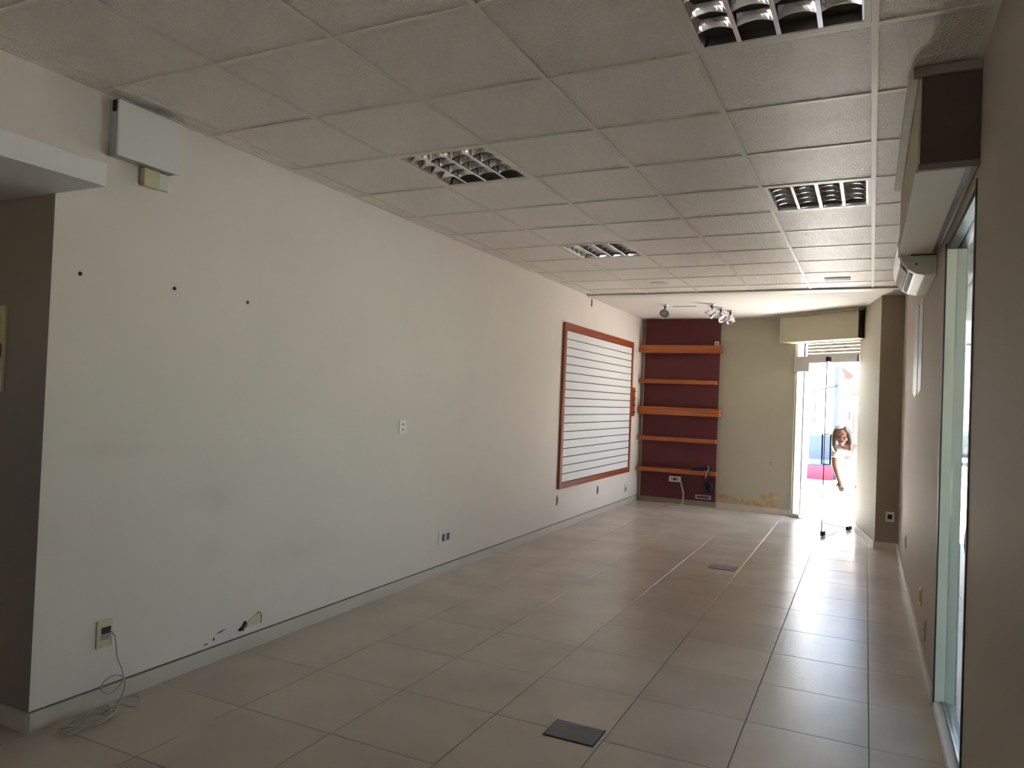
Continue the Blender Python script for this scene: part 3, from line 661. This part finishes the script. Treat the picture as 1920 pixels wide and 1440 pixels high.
mk('top_patch', lp(LL-.09, LL+.0, .016, 2.10, 2.155), 'dark', leaf, bevel=.004)
mk('hinge_patch', lp(.0, .12, .016, .004, .05), 'dark', leaf, bevel=.004)
bm = bmesh.new()
for w in (-1, 1):
    q = HG+LD*(LL-.06); a = q+LNn*w*.005; b = q+LNn*w*.05
    tube(bm, [(a.x, a.y, 1.22), (b.x, b.y, 1.22), (b.x, b.y, .86), (a.x, a.y, .86)], .009, 8)
mk('pull_handle', bm, 'dark', leaf, True)
# shutter box over the shop door
t = thing('door_shutter_box', 'olive roller shutter box with cornice above the shop door', 'shutter box', tuple(on_door(.55, .14)) + (2.44,))
WB = .28
S1 = 1.222
RN = Vector((-1.268, -.214)).normalized()
def DC_(s0, s1, w0, w1, z0, z1):
    bm = bmesh.new(); prism(bm, clip([tuple(on_door(s0, w0)), tuple(on_door(s1, w0)), tuple(on_door(s1, w1)), tuple(on_door(s0, w1))], DB+RN*.0055, RN), z0, z1); return bm
mk('casing', DC_(-.04, S1, .0005, WB-.012, 2.432, 2.775), 'oliveb', t)
mk('front_panel', DB_(-.045, S1+.004, WB-.0118, WB, 2.428, 2.778), 'oliveb', t, bevel=.003)
mk('cornice', DC_(-.085, S1+.02, .0005, WB+.03, 2.7785, 2.812), 'oliveb', t, bevel=.004)
mk('end_board', DC_(S1+.0005, S1+.008, .1, WB-.013, 2.432, 2.775), 'boxbrown', t)

# ------------------------------------------------------------------ outside
gr = bpy.data.objects.new('street', None)
bpy.data.objects.remove(gr)
mk('pavement', B(-30, 40, -20, 60, -.20, -.125), 'pave', kind='structure')
bm = bmesh.new(); box(bm, .455, 2.3, -20, 13.2, -.1245, -.02); mk('sidewalk', bm, 'pave', kind='structure')
bm = bmesh.new(); prism(bm, [(-30, 11.51), (-.84, 11.51), tuple(DA-DN*.145), tuple(DB-DN*.145), (.4545, 10.05), (.4545, 13.2), (-30, 13.2)], -.1245, -.02)
mk('forecourt', bm, 'pave', kind='structure')
mk('road', B(2.31, 12, -20, 60, -.1245, -.10), 'road', kind='structure')
# outside of the shop building: parapet and canopy
mk('roof', B(-5.3, .46, YN-.2, 11.5, CZ+.25, 3.5), 'concrete', kind='structure')
mk('canopy', B(.4605, 6.0, -8, 10.0, 2.62, 2.80), 'soffit', kind='structure')  # street canopy, widened to cut daylight reaching the side opening
# white building across the street
fa = thing('street_building', 'white building with navy dado and red step across the street', 'building', (-3.6, 19.2, -.12))
mk('wall', B(-8, -.69, 19.1, 23, -.12, 4.2), 'w_ext', fa)
mk('dado', B(-1.215, -.69, 19.04, 19.0995, .335, .90), 'navy', fa)
mk('band', B(-1.2, -.69, 19.03, 19.0995, .20, .3345), 'ltblue', fa)
mk('step', B(-1.225, -.66, 18.8, 19.0995, -.12, .1995), 'red', fa)
mk('gate_head', B(-1.03, -.66, 19.05, 19.0995, 2.54, 2.58), 'grey_pl', fa)
for k in range(5): mk('gate_bar', B(-1.03+k*.075, -1.018+k*.075, 19.06, 19.0995, .9, 2.54), 'grey_pl', fa)
mk('corner_pillar', B(-.689, -.60, 19.0, 23, -.12, 2.56), 'bluegrey', fa)
bm = bmesh.new(); tube(bm, [(-1.10, 18.95, 1.2), (-1.10, 18.95, 1.97), (-.63, 18.95, 2.09), (-.63, 18.999, 2.09)], .014, 6); mk('bent_bar', bm, 'dark', fa)  # thin dark bent bar in front of the white wall
hs = thing('grey_house', 'grey house with pitched clay roof far down the street', 'house', (-.3, 31, -.12))
mk('wall', B(-1.2, -.42, 30, 34, -.12, 2.75), 'grey_ext', hs)
bm = bmesh.new(); extr(bm, [(-1.3, 2.74), (-.34, 2.74), (-.80, 3.12)], 'y', 29.8, 34.2); mk('roof', bm, 'rooft', hs)
mk('window', B(-.72, -.56, 29.98, 29.9995, 1.2, 1.5), 'lens', hs)
ts = thing('tall_white_building', 'tall white block beyond the grey house', 'building', (1.5, 36, -.12))
mk('wall', B(-.47, 4, 36, 42, -.12, 9), 'w_ext', ts)
mk('window', B(-.2, .5, 35.97, 35.9995, 4, 5.2), 'lens', ts)
sf = thing('salmon_shop', 'salmon fronted shop with sign band down the street', 'shop', (.3, 28.5, -.12))
mk('wall', B(-.48, 2.6, 28.2, 30.0-.01, -.12, 2.5), 'salmon', sf)
mk('shop_window', B(-.40, .4, 28.17, 28.1995, .3, 1.4), 'lens', sf)
mk('awning', B(-.46, 1, 27.6, 28.1995, 2.0, 2.06), 'ltblue', sf)
sg = thing('shop_sign', 'red and white sign board on a post in the street', 'sign', (-.6, 27.4, -.12))
mk('board', B(-.80, -.34, 27.38, 27.42, 1.50, 1.60), 'w_ext', sg); mk('red_band', B(-.78, -.35, 27.36, 27.3795, 1.58, 1.66), 'red', sg)
bm = bmesh.new(); tube(bm, [(-.58, 27.43, -.12), (-.58, 27.43, 1.6)], .03, 8); mk('post', bm, 'grey_pl', sg)
um = thing('white_parasol', 'white market parasol standing in the street', 'parasol', (-.36, 26.5, -.12))
bm = bmesh.new(); lathe(bm, [(.30, 2.46), (.02, 2.70), (.01, 2.72)], (-.30, 26.5, 0), (0, 0, 1), 8); mk('canopy', bm, 'w_ext', um)
bm = bmesh.new(); tube(bm, [(-.30, 26.5, -.12), (-.30, 26.5, 2.6)], .02, 8); mk('pole', bm, 'w_ext', um)
lm = thing('street_pole', 'slim white pole by the corner of the navy and white building', 'pole', (-.76, 24, -.12))
bm = bmesh.new(); tube(bm, [(-.70, 24, -.12), (-.70, 24, 2.05)], .03, 8); mk('shaft', bm, 'w_ext', lm)
bm = bmesh.new(); lathe(bm, [(.05, 2.05), (.06, 2.1), (.02, 2.16)], (-.70, 24, 0), (0, 0, 1), 8); mk('cap', bm, 'grey_pl', lm)
# trees and houses seen past the side opening
for (x, y, r_, lab) in ((5.2, 33, 1.6, 'leafy street tree standing past the side opening'), (6.5, 44, 1.8, 'taller leafy tree at the far end of the side street')):
    tr = thing('street_tree', lab, 'tree', (x, y, -.12), 'street trees')
    bm = bmesh.new(); tube(bm, [(x, y, -.12), (x+.05, y, 1.6)], [.13, .09], 8); mk('trunk', bm, 'rooft', tr)
    bm = bmesh.new()
    for k in range(9): ball(bm, (x+random.uniform(-.8, .8)*r_*.6, y+random.uniform(-.5, .5)*r_, 2.4+random.uniform(-.5, .9)*r_*.6), r_*.42*random.uniform(.7, 1.1), 10, 7)
    for v in bm.verts: v.co += Vector((random.uniform(-.07, .07), random.uniform(-.07, .07), random.uniform(-.07, .07)))
    mk('crown', bm, 'green', tr)
sb = thing('side_street_house', 'white house across the side street', 'house', (8, 24, -.12))
mk('wall', B(3.3, 12, 20, 30, -.12, 4), 'w_ext', sb); mk('window', B(3.27, 3.2995, 22, 23.4, 1, 2.2), 'lens', sb)
mk('roof', B(3.1, 12.2, 19.8, 30.2, 4.0, 4.15), 'rooft', sb)

# ------------------------------------------------------------------ person peeking in
def skin_mesh(verts, edges, sub=2):
    me = bpy.data.meshes.new('tmp'); me.from_pydata([v[0] for v in verts], edges, []); o = bpy.data.objects.new('tmp', me); COL.objects.link(o)
    sm = o.modifiers.new('s', 'SKIN'); sm.use_smooth_shade = True
    for i, v in enumerate(verts):
        r = v[1] if isinstance(v[1], tuple) else (v[1], v[1]); me.skin_vertices[0].data[i].radius = r
    me.skin_vertices[0].data[0].use_root = True
    ss = o.modifiers.new('u', 'SUBSURF'); ss.levels = sub; ss.render_levels = sub
    dg = bpy.context.evaluated_depsgraph_get(); dg.update(); ev = o.evaluated_get(dg); out = bpy.data.meshes.new_from_object(ev)
    bpy.data.objects.remove(o); return out
def remesh(bm, vox, smooth=4):
    me = bpy.data.meshes.new('tmp'); bm.to_mesh(me); bm.free(); o = bpy.data.objects.new('tmp', me); COL.objects.link(o)
    r = o.modifiers.new('r', 'REMESH'); r.mode = 'VOXEL'; r.voxel_size = vox
    s = o.modifiers.new('s', 'SMOOTH'); s.iterations = smooth
    dg = bpy.context.evaluated_depsgraph_get(); dg.update(); ev = o.evaluated_get(dg); out = bpy.data.meshes.new_from_object(ev)
    bpy.data.objects.remove(o); return out
HC_ = Vector((-.292, 10.86, 1.195))
PR = Vector((-.115, 11.38, .87))
V = [(PR, .11), ((-.14, 11.25, .93), .105), ((-.18, 11.10, .99), .11), ((-.21, 11.0, 1.04), .10), ((-.235, 10.95, 1.085), .05), ((-.262, 10.91, 1.13), .046),
     ((-.325, 11.01, 1.02), .06), ((-.372, 11.0, .95), .045), ((-.372, 10.985, .78), .037), ((-.318, 10.925, .61), .027), ((-.300, 10.91, .575), .024),
     ((-.10, 11.02, 1.03), .06), ((-.05, 11.03, .96), .045), ((-.005, 11.06, .79), .037), ((-.05, 11.05, .63), .027), ((-.06, 11.04, .59), .024),
     ((-.20, 11.40, .82), .085), ((-.215, 11.34, .45), .058), ((-.21, 11.42, .07), .038), ((-.215, 11.30, .02), .032),
     ((-.03, 11.40, .82), .085), ((-.02, 11.34, .45), .058), ((-.02, 11.42, .07), .038), ((-.02, 11.30, .02), .032)]
E_ = [(0, 1), (1, 2), (2, 3), (3, 4), (4, 5), (3, 6), (6, 7), (7, 8), (8, 9), (9, 10), (3, 11), (11, 12), (12, 13), (13, 14), (14, 15), (0, 16), (16, 17), (17, 18), (18, 19), (0, 20), (20, 21), (21, 22), (22, 23)]
V = [(tuple(a), r) for a, r in V]
bm = bmesh.new(); bm.from_mesh(skin_mesh(V, E_))
def fingers(bm, w, dirv, side, palmr=.024):
    w = Vector(w); dv = Vector(dirv).normalized(); sd = Vector(side).normalized(); nn = dv.cross(sd)
    tube(bm, [w-dv*.01, w+dv*.03, w+dv*.075], [.022, .030, .028], 8)
    for k, ln in enumerate((.062, .072, .068, .052)):
        b = w+dv*.07+sd*(-.027+.018*k); tube(bm, [b, b+dv*ln*.5, b+dv*ln*.8+nn*.012, b+dv*ln+nn*.026], [.0095, .009, .008, .006], 6)
    b = w+dv*.025-sd*.024; tube(bm, [b, b-sd*.022+dv*.025, b-sd*.026+dv*.055], [.011, .010, .007], 6)
fingers(bm, (-.300, 10.91, .575), (.25, -.1, -1), (1, .2, .2))
fingers(bm, (-.06, 11.04, .59), (-.2, 0, -1), (-1, .2, .2))
# head: skull, jaw, nose, ears, lips and brows in the same surface
hr = bmesh.new()
ball(hr, (0, .012, .02), (.074, .092, .098), 24, 16); ball(hr, (0, -.022, -.052), (.055, .062, .062), 20, 12); ball(hr, (0, -.045, -.088), (.026, .028, .022), 12, 8)
tube(hr, [(0, -.078, .018), (0, -.094, -.008), (0, -.106, -.030)], [.008, .011, .014], 8)
ball(hr, (0, -.082, -.062), (.024, .012, .007), 12, 8); ball(hr, (0, -.080, -.073), (.020, .012, .008), 12, 8)
for s in (-1, 1):
    ball(hr, (s*.076, .01, -.01), (.010, .020, .030), 10, 8); ball(hr, (s*.033, -.078, .030), (.022, .010, .006), 10, 6); ball(hr, (s*.042, -.052, -.03), (.026, .026, .026), 12, 8)
tube(hr, [(0, .02, -.05), (0, .05, -.12)], .048, 12)
HROT = Matrix.Rotation(math.radians(-8), 4, 'Y') @ Matrix.Rotation(math.radians(8), 4, 'X')
HM = Matrix.Translation(HC_) @ HROT @ Matrix.Scale(1.08, 4)
hr.transform(HM); tmp = bpy.data.meshes.new('h'); hr.to_mesh(tmp); hr.free(); bm.from_mesh(tmp)
bmesh.ops.translate(bm, vec=(0, 0, -.02), verts=bm.verts[:])
bodym = remesh(bm, .0065, 3); bodym.materials.clear(); bodym.materials.append(M_['skin'])
for p in bodym.polygons: p.use_smooth = True
person = thing('person', 'person in white top leaning forward to look in at the shop door', 'person', (-.11, 11.36, -.02))
def add_person_mesh(name, me, m):
    me.transform(Matrix.Translation(-person.location)); me.materials.clear(); me.materials.append(M_[m])
    for p in me.polygons: p.use_smooth = True
    o = bpy.data.objects.new(name, me); COL.objects.link(o); o.parent = person; return o
add_person_mesh('body', bodym, 'skin')
DZ = Vector((0, 0, -.02))
def grown(idx, edges, g, vox=.009, extra=None):
    mp = {a: i for i, a in enumerate(idx)}
    vv = [(tuple(Vector(V[a][0])+DZ), V[a][1]+g) for a in idx]
    b = bmesh.new(); b.from_mesh(skin_mesh(vv, [(mp[x], mp[y]) for x, y in edges]))
    if extra: extra(b)
    return remesh(b, vox, 4)
def shirt_extra(b):
    tube(b, [(-.19, 11.07, .94), (-.165, 11.13, .86), (-.15, 11.2, .80)], [.13, .14, .145], 16)
    tube(b, [(-.365, 11.0, .95), (-.374, 10.995, .87)], [.06, .062], 12); tube(b, [(-.045, 11.03, .955), (-.02, 11.045, .87)], [.06, .062], 12)
add_person_mesh('white_top', grown([0, 1, 2, 3, 6, 7, 11, 12], [(0, 1), (1, 2), (2, 3), (3, 6), (6, 7), (3, 11), (11, 12)], .018, extra=shirt_extra), 'shirt')
add_person_mesh('trousers', grown([0, 16, 17, 18, 20, 21, 22], [(0, 16), (16, 17), (17, 18), (0, 20), (20, 21), (21, 22)], .022), 'trousers')
for i in (18, 22):
    b = bmesh.new(); p = Vector(V[i][0])+DZ
    tube(b, [(p.x, p.y+.03, .03), (p.x, p.y-.06, .03), (p.x, p.y-.14, .024), (p.x, p.y-.18, .018)], [.045, .046, .044, .03], 10)
    for v in b.verts: v.co.z = max(v.co.z-.012, -.019)
    tmp = bpy.data.meshes.new('shoe'); b.to_mesh(tmp); b.free(); add_person_mesh('shoe', tmp, 'white_pl')
# hair: cap plus long locks falling both sides, and a white clip on top
b = bmesh.new()
ball(b, (0, .022, .035), (.086, .098, .100), 24, 16)
for v in b.verts:
    if v.co.y < -.03 and v.co.z < .075: v.co.y = -.03+(v.co.y+.03)*.15
for s in (-1, 1):
    for k in range(5):
        x = s*(.078+.004*k); y0 = -.02+.028*k
        tube(b, spline([(s*.05, y0-.02, .10), (x, y0, .03), (x+s*.012, y0-.005, -.05), (x+s*(.006 if s > 0 else .016), y0-.03, -.13-.012*k), (x-s*.0, y0-.035, -.185-.01*k)], 4), [.02]*5+[.026]*7+[.016]*5, 8)
b.transform(Matrix.Translation(DZ) @ HM)
add_person_mesh('hair', remesh(b, .007, 3), 'hair')
b = bmesh.new(); lathe(b, [(.022, -.012), (.036, -.006), (.040, .008), (.024, .016)], (-.014, -.052, .128), (0, -.8, 1), 14); ball(b, (.020, -.055, .124), (.026, .018, .020), 10, 8); b.transform(Matrix.Translation(DZ) @ HM)
tmp = bpy.data.meshes.new('clip'); b.to_mesh(tmp); b.free(); add_person_mesh('hair_clip', tmp, 'white_pl')
b = bmesh.new()
for s in (-1, 1):
    tube(b, [(s*.034+.021*math.cos(a*math.pi/8), -.099, .012+.017*math.sin(a*math.pi/8)) for a in range(17)], .0028, 6); tube(b, [(s*.056, -.095, .015), (s*.082, -.02, .012), (s*.084, .02, .008)], .002, 6)
tube(b, [(-.012, -.099, .016), (.012, -.099, .016)], .002, 6); b.transform(Matrix.Translation(DZ) @ HM)
tmp = bpy.data.meshes.new('gl'); b.to_mesh(tmp); b.free(); add_person_mesh('glasses', tmp, 'lens')
b = bmesh.new(); ball(b, (0, -.092, -.066), (.019, .006, .006), 12, 8); b.transform(Matrix.Translation(DZ) @ HM)
tmp = bpy.data.meshes.new('lp'); b.to_mesh(tmp); b.free(); add_person_mesh('lips', tmp, 'lip')
